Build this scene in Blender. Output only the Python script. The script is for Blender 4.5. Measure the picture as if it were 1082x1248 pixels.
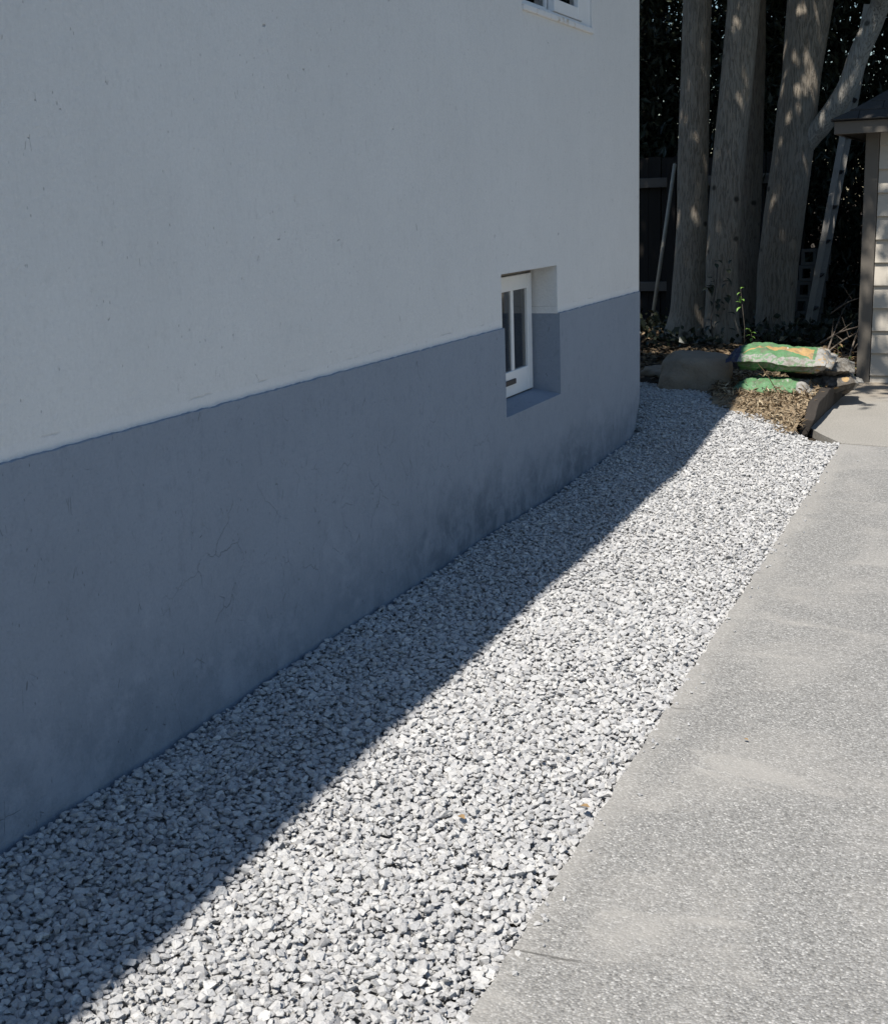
import bpy, bmesh, math, random
import numpy as np
from mathutils import Vector, Matrix, noise

random.seed(7); rng = np.random.default_rng(7)
S = bpy.context.scene
for o in list(bpy.data.objects): bpy.data.objects.remove(o)
COL = S.collection

# ------------------------------------------------------------------ camera
F, CX, CY, CAMH = 1550.0, 541.0, 624.0, 1.5          # focal length in pixels of the 1082 x 1248 photograph
def nrm(v): return Vector(v).normalized()
YC = nrm((708, 396, -F)); ny = (F * F + 708 * 229) / 396
ZC = -nrm((229, -ny, -F)); XC = YC.cross(ZC)
RW = Matrix((XC, YC, ZC))                              # camera axes -> world axes
cam = bpy.data.cameras.new('camera'); camo = bpy.data.objects.new('camera', cam); COL.objects.link(camo)
camo.matrix_world = Matrix.Translation((0, 0, CAMH)) @ RW.to_4x4()
cam.sensor_fit = 'VERTICAL'; cam.sensor_height = 36; cam.lens = 36 * F / 1248
cam.clip_start = 0.05; cam.clip_end = 600
S.camera = camo
CAM = Vector((0, 0, CAMH))
def at(px, py, y):                                     # survey helper: photo point at a known distance y -> world
    d = RW @ Vector((px - CX, -(py - CY), -F)); return CAM + d * (y / d.y)

# ------------------------------------------------------------------ light
SUN = Vector((0.08, 0.60, -1.0)).normalized()          # the way the sunlight travels
W = bpy.data.worlds.new('World'); S.world = W; W.use_nodes = True
wn = W.node_tree; bg = wn.nodes['Background']; sky = wn.nodes.new('ShaderNodeTexSky')
sky.sky_type = 'NISHITA'; sky.sun_disc = False
sky.sun_elevation = math.asin(-SUN.z); sky.sun_rotation = math.atan2(-SUN.x, -SUN.y)
sky.air_density = 1.6; sky.dust_density = 0.3; sky.ozone_density = 8.0
wn.links.new(sky.outputs[0], bg.inputs[0]); bg.inputs[1].default_value = 0.07
sl = bpy.data.lights.new('sun', 'SUN'); sl.energy = 5.0; sl.angle = math.radians(0.5); sl.color = (1, 0.945, 0.865)
so = bpy.data.objects.new('sun', sl); COL.objects.link(so); so.rotation_euler = SUN.to_track_quat('-Z', 'Y').to_euler()
so.location = (-1, -5, 12)
S.view_settings.view_transform = 'Standard'; S.view_settings.look = 'None'
S.view_settings.exposure = 0.6; S.view_settings.gamma = 1.0; S.view_settings.use_curve_mapping = False
S.cycles.max_bounces = 8; S.cycles.transparent_max_bounces = 8

# ------------------------------------------------------------------ mesh helpers
class MB:
    def __init__(s): s.v = []; s.f = []
    def add(s, vs, fs):
        b = len(s.v); s.v += [tuple(v) for v in vs]; s.f += [tuple(b + i for i in f) for f in fs]; return s
    def box(s, x0, x1, y0, y1, z0, z1):
        vs = [(x, y, z) for x in (x0, x1) for y in (y0, y1) for z in (z0, z1)]
        return s.add(vs, [(0, 1, 3, 2), (4, 6, 7, 5), (0, 4, 5, 1), (2, 3, 7, 6), (0, 2, 6, 4), (1, 5, 7, 3)])
    def quad(s, a, b, c, d): return s.add([a, b, c, d], [(0, 1, 2, 3)])
    def prism(s, poly, z0, z1):                        # poly counter-clockwise in xy
        n = len(poly)
        s.add([(x, y, z0) for x, y in poly] + [(x, y, z1) for x, y in poly],
              [tuple(range(n - 1, -1, -1)), tuple(range(n, 2 * n))] + [(i, (i + 1) % n, n + (i + 1) % n, n + i) for i in range(n)])
        return s
    def tube(s, pts, rad, seg=8, cap=True):
        pts = [Vector(p) for p in pts]; b = len(s.v); n = len(pts)
        for i, p in enumerate(pts):
            t = (pts[min(i + 1, n - 1)] - pts[max(i - 1, 0)]).normalized()
            if i == 0: u = t.cross(Vector((0, 0, 1)) if abs(t.z) < .9 else Vector((0, 1, 0))).normalized()
            else: u = (u - t * u.dot(t)).normalized()
            w = t.cross(u)
            r = rad[i] if hasattr(rad, '__len__') else rad
            for k in range(seg):
                a = 2 * math.pi * k / seg; q = p + (u * math.cos(a) + w * math.sin(a)) * r; s.v.append(tuple(q))
        for i in range(n - 1):
            for k in range(seg):
                k2 = (k + 1) % seg
                s.f.append((b + i * seg + k, b + i * seg + k2, b + (i + 1) * seg + k2, b + (i + 1) * seg + k))
        if cap:
            s.f.append(tuple(b + k for k in range(seg - 1, -1, -1))); s.f.append(tuple(b + (n - 1) * seg + k for k in range(seg)))
        return s
    def mesh(s, name, m, smooth=False):
        me = bpy.data.meshes.new(name); me.from_pydata(s.v, [], s.f); me.validate()
        bm = bmesh.new(); bm.from_mesh(me); bmesh.ops.recalc_face_normals(bm, faces=bm.faces); bm.to_mesh(me); bm.free()
        if m: me.materials.append(m)
        if smooth: me.polygons.foreach_set('use_smooth', [True] * len(me.polygons))
        return me
    def build(s, name, m, parent=None, smooth=False, bevel=0):
        o = bpy.data.objects.new(name, s.mesh(name, m, smooth)); COL.objects.link(o)
        if parent: o.parent = parent
        if bevel:
            b = o.modifiers.new('bevel', 'BEVEL'); b.width = bevel; b.segments = 2; b.limit_method = 'ANGLE'
        return o
def tag(o, label=None, cat=None, group=None, kind=None):
    if label: o['label'] = label
    if cat: o['category'] = cat
    if group: o['group'] = group
    if kind: o['kind'] = kind
    return o
def thing(name, label, cat, loc=(0, 0, 0), rz=0, group=None):
    o = bpy.data.objects.new(name, None); COL.objects.link(o); o.location = loc; o.rotation_euler = (0, 0, rz)
    o.empty_display_size = .2
    return tag(o, label, cat, group)
def ss(a, b, x):
    t = min(1, max(0, (x - a) / (b - a))); return t * t * (3 - 2 * t)
def fbm(x, y, z, o=3): return noise.fractal(Vector((x, y, z)), 1.0, 2.0, o)

# ------------------------------------------------------------------ material helpers
class NT:
    def __init__(s, name, rough=.85, spec=.3):
        s.m = bpy.data.materials.new(name); s.m.use_nodes = True; s.n = s.m.node_tree.nodes; s.l = s.m.node_tree.links
        s.b = s.n['Principled BSDF']; s.b.inputs['Roughness'].default_value = rough; s.b.inputs['Specular IOR Level'].default_value = spec
        s.co = None
    def new(s, t, **k):
        n = s.n.new(t)
        for a, v in k.items(): setattr(n, a, v)
        return n
    def coord(s, scale=(1, 1, 1), src='Object'):
        tc = s.new('ShaderNodeTexCoord'); mp = s.new('ShaderNodeMapping'); mp.inputs['Scale'].default_value = scale
        s.l.new(tc.outputs[src], mp.inputs[0]); return mp.outputs[0]
    def link(s, a, b): s.l.new(a, b)
    def noise(s, vec, scale, detail=4, rough=.55, dist=0):
        n = s.new('ShaderNodeTexNoise'); n.inputs['Scale'].default_value = scale; n.inputs['Detail'].default_value = detail
        n.inputs['Roughness'].default_value = rough; n.inputs['Distortion'].default_value = dist; s.link(vec, n.inputs['Vector']); return n.outputs[0]
    def vor(s, vec, scale, feature='F1', out='Distance'):
        n = s.new('ShaderNodeTexVoronoi', feature=feature); n.inputs['Scale'].default_value = scale; s.link(vec, n.inputs['Vector']); return n.outputs[out]
    def ramp(s, fac, *stops):
        n = s.new('ShaderNodeValToRGB'); e = n.color_ramp.elements
        while len(e) < len(stops): e.new(.5)
        for i, (p, c) in enumerate(stops):
            e[i].position = p; e[i].color = (c, c, c, 1) if not hasattr(c, '__len__') else (*c, 1)
        s.link(fac, n.inputs[0]); return n.outputs[0]
    def mix(s, fac, a, b, mode='MIX'):
        n = s.new('ShaderNodeMix', data_type='RGBA', blend_type=mode)
        for v, i in ((fac, n.inputs[0]), (a, n.inputs[6]), (b, n.inputs[7])):
            if isinstance(v, bpy.types.NodeSocket): s.link(v, i)
            elif i == n.inputs[0]: i.default_value = v
            else: i.default_value = (*v, 1)
        return n.outputs[2]
    def math(s, op, a, b=0.0, c=None, clamp=False):
        n = s.new('ShaderNodeMath', operation=op, use_clamp=clamp)
        for i, v in enumerate((a, b) if c is None else (a, b, c)):
            if isinstance(v, bpy.types.NodeSocket): s.link(v, n.inputs[i])
            else: n.inputs[i].default_value = v
        return n.outputs[0]
    def sep(s, vec):
        n = s.new('ShaderNodeSeparateXYZ'); s.link(vec, n.inputs[0]); return n.outputs
    def rng(s, v, a, b, lo=0, hi=1):
        n = s.new('ShaderNodeMapRange', interpolation_type='SMOOTHSTEP')
        s.link(v, n.inputs[0])
        for i, x in enumerate((a, b, lo, hi)): n.inputs[i + 1].default_value = x
        return n.outputs[0]
    def color(s, c):
        if isinstance(c, bpy.types.NodeSocket): s.link(c, s.b.inputs['Base Color'])
        else: s.b.inputs['Base Color'].default_value = (*c, 1)
    def bump(s, h, dist, strength=1):
        n = s.new('ShaderNodeBump'); n.inputs['Distance'].default_value = dist; n.inputs['Strength'].default_value = strength
        s.link(h, n.inputs['Height']); s.link(n.outputs[0], s.b.inputs['Normal'])

def simple(name, c, rough=.8, var=.25, scale=30, bump=0, spec=.3, stretch=(1, 1, 1)):
    t = NT(name, rough, spec); v = t.coord(stretch); f = t.noise(v, scale, 5, .6)
    t.color(t.mix(f, tuple(x * (1 - var) for x in c), tuple(x * (1 + var) for x in c)))
    if bump: t.bump(f, bump)
    return t.m

def stucco(name, base, plinth):
    t = NT(name, .92, .15); v = t.coord(); x, y, z = t.sep(v)
    big = t.noise(v, 1.3, 4, .6); fine = t.noise(v, 130, 3, .6); mid = t.noise(v, 14, 5, .65)
    c = t.mix(big, tuple(k * .93 for k in base), tuple(min(1, k * 1.06) for k in base))
    c = t.mix(t.math('MULTIPLY', mid, .12), c, tuple(k * .7 for k in base))
    # hair cracks: thin edges of a warped voronoi, only inside noisy islands
    w = t.new('ShaderNodeVectorMath', operation='ADD'); nz = t.new('ShaderNodeTexNoise'); nz.inputs['Scale'].default_value = 5; nz.inputs['Detail'].default_value = 4
    t.link(v, nz.inputs['Vector']); sc = t.new('ShaderNodeVectorMath', operation='SCALE'); sc.inputs['Scale'].default_value = .10
    t.link(nz.outputs['Color'], sc.inputs[0]); t.link(v, w.inputs[0]); t.link(sc.outputs[0], w.inputs[1])
    mp = t.new('ShaderNodeMapping'); mp.inputs['Scale'].default_value = (1, 1, .62); t.link(w.outputs[0], mp.inputs[0])
    e = t.vor(mp.outputs[0], 6.5, 'DISTANCE_TO_EDGE'); crack = t.rng(e, .0, .009, 1, 0)
    isl = t.noise(v, 5.5, 4, .65); lo = .56 if plinth else .66
    crack = t.math('MULTIPLY', crack, t.rng(isl, lo, lo + .09, 0, .6))
    # small pits and scratches
    mp2 = t.coord((1, 1, .45)); pit = t.rng(t.vor(mp2, 42), .05, .10, 1, 0)
    pit = t.math('MULTIPLY', pit, t.rng(t.noise(v, 6, 3, .6), .40 if plinth else .45, .56))
    mp3 = t.coord((1, 2.6, .55)); scr = t.rng(t.vor(mp3, 9, 'DISTANCE_TO_EDGE'), .004, .012, 1, 0)
    scr = t.math('MULTIPLY', scr, t.rng(t.noise(v, 17, 3, .5), .61 if plinth else .645, .68, 0, .85))
    dark = t.math('MAXIMUM', t.math('MAXIMUM', crack, t.math('MULTIPLY', pit, .7)), scr)
    spk = t.noise(v, 85, 4, .75); c = t.mix(t.math('MULTIPLY', t.rng(spk, .5, .72), .3 if plinth else .2), c, tuple(k * .6 for k in base)); c = t.mix(t.math('MULTIPLY', t.rng(spk, .48, .3), .25), c, tuple(min(1, k * 1.25) for k in base))
    blot = t.noise(t.coord((1, 1, .6)), 26, 5, .7); c = t.mix(t.math('MULTIPLY', t.rng(blot, .5, .72), .26 if plinth else .16), c, tuple(k * .6 for k in base))
    cloud = t.noise(t.coord((1, 1, .7)), 2.6, 5, .6); c = t.mix(t.math('MULTIPLY', t.rng(cloud, .4, .7), .24 if plinth else .14), c, tuple(k * .78 for k in base))
    if plinth:
        w2 = t.new('ShaderNodeTexNoise'); w2.inputs['Scale'].default_value = 7; w2.inputs['Detail'].default_value = 6; t.link(v, w2.inputs['Vector'])
        sc2 = t.new('ShaderNodeVectorMath', operation='SCALE'); sc2.inputs['Scale'].default_value = .16; t.link(w2.outputs['Color'], sc2.inputs[0])
        ad2 = t.new('ShaderNodeVectorMath', operation='ADD'); t.link(v, ad2.inputs[0]); t.link(sc2.outputs[0], ad2.inputs[1])
        e2 = t.rng(t.vor(ad2.outputs[0], 4.2, 'DISTANCE_TO_EDGE'), 0, .006, 1, 0)
        zz = t.math('MULTIPLY', t.rng(z, .18, .3), t.rng(z, .62, .75, 1, 0)); zz = t.math('MULTIPLY', zz, t.math('MULTIPLY', t.rng(y, 2.6, 3.2), t.rng(y, 5.0, 5.8, 1, 0)))
        e2 = t.math('MULTIPLY', t.math('MULTIPLY', e2, zz), t.rng(t.noise(v, 8, 4, .6), .44, .58, 0, .7)); dark = t.math('MAXIMUM', dark, e2)
        # ragged damp below the small window, bluish shade painted along foot, plus chalky bloom
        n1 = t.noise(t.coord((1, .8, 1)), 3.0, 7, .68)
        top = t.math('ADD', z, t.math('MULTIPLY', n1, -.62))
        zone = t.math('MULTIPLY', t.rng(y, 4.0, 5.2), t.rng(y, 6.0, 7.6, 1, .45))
        damp_shade = t.math('MULTIPLY', t.rng(top, -.30, .10, 1, 0), t.math('ADD', t.math('MULTIPLY', zone, .6), .4))
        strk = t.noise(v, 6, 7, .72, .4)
        damp_shade = t.math('MULTIPLY', damp_shade, t.rng(strk, .38, .60, .25, 1))
        c = t.mix(t.math('MULTIPLY', damp_shade, .85), c, (.098, .128, .165))
        bloom = t.math('MULTIPLY', t.rng(t.math('ADD', z, t.math('MULTIPLY', n1, -.75)), -.08, .14, 1, 0), t.rng(t.noise(v, 5, 7, .74), .48, .62))
        bloom = t.math('MULTIPLY', bloom, t.rng(y, 3.0, 5.6, .30, .18))
        c = t.mix(bloom, c, (.36, .40, .47))
    else:
        edge = t.math('ADD', z, t.math('MULTIPLY', t.noise(t.coord((1, 1, 0)), 9, 4), -.03))
        strip = t.math('MULTIPLY', t.rng(edge, .962, .968, 1, 0), .22)
        c = t.mix(strip, c, (.74, .745, .76))
        line = t.math('MULTIPLY', t.math('MULTIPLY', t.rng(edge, .962, .965), t.rng(edge, .966, .970, 1, 0)), t.rng(t.noise(t.coord((1, 1, 0)), 5, 3), .5, .66, .0, .45))
        dark = t.math('MAXIMUM', dark, line)
    c = t.mix(t.math('MULTIPLY', dark, .62), c, tuple(k * .25 for k in base))
    t.color(c)
    h = t.math('ADD', t.math('MULTIPLY', fine, .35), t.math('MULTIPLY', mid, 1.1))
    h = t.math('ADD', h, t.math('MULTIPLY', spk, .8)); h = t.math('SUBTRACT', h, t.math('MULTIPLY', dark, .8)); t.bump(h, .004, .9)
    return t.m

M = {}
M['stucco'] = stucco('white_stucco', (.72, .712, .69), False)
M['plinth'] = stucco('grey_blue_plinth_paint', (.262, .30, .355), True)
M['white_paint'] = simple('white_window_paint', (.74, .74, .73), .45, .05, 20, .0006)
M['old_sill'] = None
t = NT('weathered_white_sill', .7); v = t.coord(); f = t.noise(v, 14, 5, .7)
t.color(t.mix(t.rng(f, .56, .70), (.70, .70, .69), (.50, .42, .33))); t.bump(f, .002); M['old_sill'] = t.m
M['weather_grey'] = simple('grey_weathered_frame', (.20, .18, .16), .8, .25, 25, .001)
M['dark_slot'] = simple('dark_latch_metal', (.03, .03, .035), .5, .2)
M['room'] = simple('dim_room_plaster', (.30, .28, .25), .9, .1, 4)
M['roof'] = simple('roof_shingle', (.05, .047, .044), .9, .35, 18, .004)
t = NT('window_glass', .04)
gl = t.new('ShaderNodeBsdfGlossy'); gl.inputs['Roughness'].default_value = .03; tr = t.new('ShaderNodeBsdfTransparent'); tr.inputs[0].default_value = (.75, .78, .8, 1)
fr = t.new('ShaderNodeFresnel'); fr.inputs[0].default_value = 2.8; mx = t.new('ShaderNodeMixShader')
t.link(fr.outputs[0], mx.inputs[0]); t.link(tr.outputs[0], mx.inputs[1]); t.link(gl.outputs[0], mx.inputs[2])
t.link(mx.outputs[0], t.n['Material Output'].inputs[0]); M['glass'] = t.m

# gravel: every stone has its own grey, veined
t = NT('crushed_limestone', .85, .25); v = t.coord()
a = t.new('ShaderNodeAttribute'); a.attribute_name = 'tone'
f = t.noise(v, 110, 4, .65); c = t.ramp(a.outputs['Fac'], (0, (.17, .17, .175)), (.25, (.33, .33, .334)), (.7, (.44, .438, .434)), (1, (.56, .555, .54)))
c = t.mix(t.math('MULTIPLY', t.rng(f, .5, .7), .5), c, (.26, .265, .275))
t.color(c); t.bump(t.noise(v, 190, 5, .7), .004, 1); M['gravel'] = t.m
M['gravel_bed'] = simple('gravel_fines', (.30, .295, .285), .95, .3, 160, .004)

# exposed aggregate driveway
t = NT('worn_exposed_aggregate', .9, .2); v = t.coord(); x, y, z = t.sep(v)
cell = t.vor(v, 175, 'F1', 'Color'); cs = t.sep(cell)[0]; d = t.vor(v, 175, 'F1', 'Distance'); n0 = t.noise(v, 95, 5, .75)
grain = t.ramp(cs, (0, (.12, .119, .116)), (.2, (.19, .189, .184)), (.65, (.255, .253, .246)), (.9, (.32, .317, .308)), (1, (.42, .416, .405)))
grain = t.mix(t.rng(d, .5, .8), grain, (.19, .186, .175)); grain = t.mix(t.math('MULTIPLY', t.rng(n0, .48, .66), .6), grain, (.12, .118, .113))
n1 = t.noise(v, 1.25, 6, .62, .5); n2 = t.noise(t.coord((.8, 1.6, 1)), 2.6, 5, .6, .8)
dust = t.math('ADD', t.math('MULTIPLY', t.rng(n1, .47, .66), .55), t.math('MULTIPLY', t.rng(n2, .55, .68), .45), clamp=True)
edge = t.math('MULTIPLY', t.rng(t.math('ADD', x, t.math('MULTIPLY', n2, -.25)), -1.03, -.90, .7, 0), 1.0)
dust = t.math('MAXIMUM', dust, edge)
c = t.mix(t.math('MULTIPLY', dust, .8), grain, (.295, .284, .265))
c = t.mix(t.math('MULTIPLY', t.rng(t.noise(v, .8, 3), .5, .68), .22), c, (.16, .158, .155))
ch = t.math('MULTIPLY', t.rng(t.vor(t.coord((1, 2.2, 1)), 5.5), .03, .06, 1, 0), t.rng(t.noise(v, 22, 3), .5, .58)); c = t.mix(t.math('MULTIPLY', ch, .8), c, (.46, .445, .41))
wob = t.math('MULTIPLY', t.math('SUBTRACT', n2, .5), .05)
for yc, xe, sl in ((2.195, -.70, .06), (3.575, -.82, .04), (5.1, -.86, .1)):
    ln = t.math('ABSOLUTE', t.math('ADD', t.math('SUBTRACT', y, yc), t.math('ADD', wob, t.math('MULTIPLY', t.math('ADD', x, .87), -sl))))
    ln = t.math('MULTIPLY', t.rng(ln, .0015, .006, 1, 0), t.rng(x, xe - .06, xe, 1, 0)); c = t.mix(t.math('MULTIPLY', ln, .75), c, (.07, .068, .062))
t.color(c)
h = t.math('ADD', t.math('MULTIPLY', t.rng(d, .2, .85, 1, 0), t.math('SUBTRACT', 1, t.math('MULTIPLY', dust, .75))), t.math('MULTIPLY', n0, .5)); t.bump(h, .0018, .8)
M['drive'] = t.m
t = NT('smooth_old_concrete', .9, .2); v = t.coord(); n1 = t.noise(v, 2.2, 6, .65); n2 = t.noise(v, 120, 3, .6)
c = t.mix(n1, (.25, .24, .22), (.34, .325, .298)); c = t.mix(t.math('MULTIPLY', t.rng(n2, .4, .6), .6), c, (.15, .145, .132)); x, y, z = t.sep(v)
c = t.mix(t.math('MULTIPLY', t.rng(t.math('ADD', y, t.math('MULTIPLY', n1, -1.6)), 8.6, 9.9), .6), c, (.25, .20, .14)); t.color(c); t.bump(n2, .002); M['pad'] = t.m
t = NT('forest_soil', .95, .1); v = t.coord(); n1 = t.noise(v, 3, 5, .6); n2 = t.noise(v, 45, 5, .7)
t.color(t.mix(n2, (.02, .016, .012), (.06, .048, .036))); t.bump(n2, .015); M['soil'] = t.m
t = NT('dry_mulch_ground', .95, .1); v = t.coord(); n2 = t.noise(v, 70, 5, .7); t.color(t.mix(n2, (.13, .095, .06), (.40, .32, .22))); t.bump(n2, .012); M['mulch'] = t.m
t = NT('straw_litter', .9, .2); a = t.new('ShaderNodeAttribute'); a.attribute_name = 'tone'
t.color(t.ramp(a.outputs['Fac'], (0, (.07, .048, .028)), (.5, (.20, .148, .092)), (1, (.40, .335, .235)))); M['straw'] = t.m

def bark(name, c0, c1, lichen):
    t = NT(name, .95, .1); v = t.coord((1, 1, .13)); v0 = t.coord()
    n1 = t.noise(v, 75, 6, .66, .3); n2 = t.noise(v, 110, 4, .6); n3 = t.noise(v0, 5, 4, .6)
    fis = t.rng(n1, .38, .50, 1, 0); c = t.mix(n2, c0, c1); c = t.mix(t.math('MULTIPLY', fis, .42), c, tuple(k * .45 for k in c0))
    c = t.mix(t.math('MULTIPLY', t.rng(n3, .5, .7), .4), c, lichen)
    kn = t.math('MULTIPLY', t.rng(t.vor(t.coord((4.6, 4.6, 6)), 1.0), .08, .22, 1, 0), t.rng(t.noise(v0, 2.3, 1), .5, .56)); c = t.mix(t.math('MULTIPLY', kn, .85), c, tuple(k * .2 for k in c0))
    t.color(c); h = t.math('SUBTRACT', t.math('MULTIPLY', n1, 1.0), t.math('MULTIPLY', fis, .5)); h = t.math('ADD', h, t.math('MULTIPLY', n2, .3)); t.bump(h, .008, 1)
    return t.m
M['bark'] = bark('grey_fissured_bark', (.215, .185, .15), (.365, .32, .262), (.32, .295, .25))
M['shaded_bark'] = bark('shaded_trunk_bark', (.15, .122, .095), (.26, .218, .172), (.23, .205, .165))  # darker copy of the trunk bark, shade put into its colour
M['pale_sunlit_bark'] = bark('sunlit_limb_bark', (.36, .34, .30), (.50, .47, .42), (.30, .29, .27))  # pale limb bark, with dappled sun put into its colour
M['dark_bark'] = bark('dark_evergreen_bark', (.06, .05, .042), (.11, .095, .08), (.09, .09, .07))
def leafm(name, a, b, rough=.5, spec=.4, trans=.25):
    t = NT(name, rough, spec); at_ = t.new('ShaderNodeAttribute'); at_.attribute_name = 'tone'
    c = t.mix(at_.outputs['Fac'], a, b); t.color(c)
    tl = t.new('ShaderNodeBsdfTranslucent'); t.link(c, tl.inputs[0]); mx = t.new('ShaderNodeMixShader'); mx.inputs[0].default_value = trans
    t.link(t.b.outputs[0], mx.inputs[1]); t.link(tl.outputs[0], mx.inputs[2]); t.link(mx.outputs[0], t.n['Material Output'].inputs[0]); return t.m
M['leaf'] = leafm('maple_leaf', (.035, .06, .018), (.075, .11, .035))
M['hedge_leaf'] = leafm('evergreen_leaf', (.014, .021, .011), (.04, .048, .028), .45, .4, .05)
M['young_leaf'] = leafm('young_leaf', (.10, .22, .04), (.22, .40, .09), .45, .4, .3)
M['dead_leaf'] = simple('dry_brown_leaf', (.24, .16, .08), .8, .3, 60)
M['rock'] = None
t = NT('brown_grey_boulder', .95, .15); v = t.coord(); n1 = t.noise(v, 6, 6, .65); n2 = t.noise(v, 60, 4, .6)
t.color(t.mix(n1, (.17, .138, .105), (.34, .285, .22))); t.bump(t.math('ADD', n1, t.math('MULTIPLY', n2, .4)), .02); M['rock'] = t.m
M['timber'] = simple('rotten_dark_timber', (.034, .029, .025), .9, .4, 18, .006, stretch=(1, .12, 1))
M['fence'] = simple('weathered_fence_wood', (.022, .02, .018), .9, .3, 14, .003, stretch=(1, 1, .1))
M['rail'] = simple('pale_fence_rail', (.13, .118, .105), .9, .25, 14, .003, stretch=(.1, 1, 1))
M['pole'] = simple('grey_wooden_pole', (.42, .37, .29), .8, .2, 20, .001)
M['siding'] = simple('greige_siding_paint', (.44, .405, .35), .6, .09, 9, .0012, stretch=(.15, 1, 1))
M['trim'] = simple('dark_taupe_trim', (.115, .103, .088), .6, .12, 10, .001)
M['alu'] = simple('dull_aluminium', (.36, .345, .32), .5, .15, 30, .0008)
M['dark_alu'] = simple('darker_aluminium', (.26, .25, .23), .6, .2, 30, .0008)  # darker aluminium tone for the far rail
M['block'] = simple('grey_cast_concrete', (.10, .097, .09), .9, .15, 40, .002)
M['twig'] = simple('dead_twig', (.12, .10, .082), .9, .3, 30)

# ------------------------------------------------------------------ ground
mb = MB()
def ground_z(x, y):
    z = -.06
    if y > 8.2: z += (.20 * ss(8.6, 10.5, y) - .04 * ss(11, 14, y)) * ss(-.95, -1.5, x) + .04 * fbm(x * 1.2, y * 1.2, 3) * ss(8.8, 10, y) * ss(-1.1, -1.5, x)
    return z
xs = [-120, -60, -30, -15, -9] + [(-6 + .2 * i) for i in range(41)] + [5, 15, 30, 60, 120]
ys = [-120, -60, -30, -10, 0, 4, 7] + [(8 + .2 * i) for i in range(61)] + [25, 35, 60, 120, 200]
mb.add([(x, y, ground_z(x, y)) for y in ys for x in xs], [(j * len(xs) + i, j * len(xs) + i + 1, (j + 1) * len(xs) + i + 1, (j + 1) * len(xs) + i) for j in range(len(ys) - 1) for i in range(len(xs) - 1)])
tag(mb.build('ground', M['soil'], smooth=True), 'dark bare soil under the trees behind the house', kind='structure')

def drive_x(y):                                        # edge of the driveway along the gravel
    return np.interp(y, [-3, 1.92, 3.65, 6.57, 7.9, 8.05], [-.85, -.868, -.896, -.925, -.975, -.945])
ye = np.arange(-4, 6.58, .05)
edge = [(drive_x(y) + .004 * math.sin(y * 37) + .008 * fbm(y * 6, 0, 0), float(y)) for y in ye]
poly = [(4.2, -4.0), (4.2, 7.98), (-.70, 7.985), (-.93, 6.585)] + edge[::-1]
poly = [(4.2, -4.0), (4.2, 6.58)] + [(-.9, 6.58)] + edge[::-1]
tag(MB().prism(poly, -.055, -.002).build('driveway', M['drive']), 'worn exposed aggregate concrete driveway in full sun', kind='structure')
poly2 = [(4.2, 6.588), (4.2, 8.025), (-.66, 8.006), (-.944, 8.055), (-.935, 7.73), (-.93, 7.2), (-.925, 6.588)]
tag(MB().prism(poly2, -.055, -.004).build('driveway', M['drive']), 'worn concrete driveway strip before the shed pad', kind='structure')
poly3 = [(4.2, 8.028), (4.2, 10.95), (-1.16, 10.95), (-1.2, 9.9), (-1.215, 8.6), (-1.1, 8.35), (-.942, 8.064), (-.66, 8.009)]
tag(MB().prism(poly3, -.055, -.001).build('concrete_pad', M['pad']), 'smooth old concrete pad in front of the shed', kind='structure')

# gravel strip: bed plus crushed stones
GP = [(-2.2, .4), (-.862, .4), (-.866, 1.92), (-.892, 3.65), (-.925, 6.57), (-.955, 7.9), (-.95, 8.1), (-1.15, 8.12), (-1.22, 8.2), (-1.6, 8.64), (-1.80, 8.84), (-2.08, 9.28), (-2.31, 9.6), (-2.8, 9.8), (-2.9, 8.2), (-2.2, 7.95)]
def grav_z(x, y): 
    return .10 * ss(6.8, 9.0, y) * ss(-.95, -1.45, x) + .012 * math.sin(x * 5 + y * 2.1) * math.sin(y * 1.7) - .012 + .02 * ss(-1.6, -2.15, x)
mb = MB(); nx, nyy = 24, 90
gx = [-2.9 + i * (2.05 / (nx - 1)) for i in range(nx)]; gy = [.4 + i * (9.5 / (nyy - 1)) for i in range(nyy)]
GPa = np.array(GP)
def inside(px, py, P):
    r = np.zeros(px.shape, bool); n = len(P); j = n - 1
    for i in range(n):
        xi, yi = P[i]; xj, yj = P[j]
        c = ((yi > py) != (yj > py)) & (px < (xj - xi) * (py - yi) / (yj - yi + 1e-12) + xi); r ^= c; j = i
    return r
fs = []
XX, YY = np.meshgrid(np.array(gx), np.array(gy)); IN = inside(XX, YY, GP)
for j in range(nyy - 1):
    for i in range(nx - 1):
        if IN[j:j + 2, i:i + 2].any() and not (gx[i + 1] > drive_x(gy[j]) + .0 and gy[j] < 8): fs.append((j * nx + i, j * nx + i + 1, (j + 1) * nx + i + 1, (j + 1) * nx + i))
mb.add([(gx[i], gy[j], grav_z(gx[i], gy[j]) - .022) for j in range(nyy) for i in range(nx)], fs)
tag(mb.build('gravel_bed', M['gravel_bed'], smooth=True), 'grey stone dust bed under the gravel strip', kind='structure')

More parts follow.
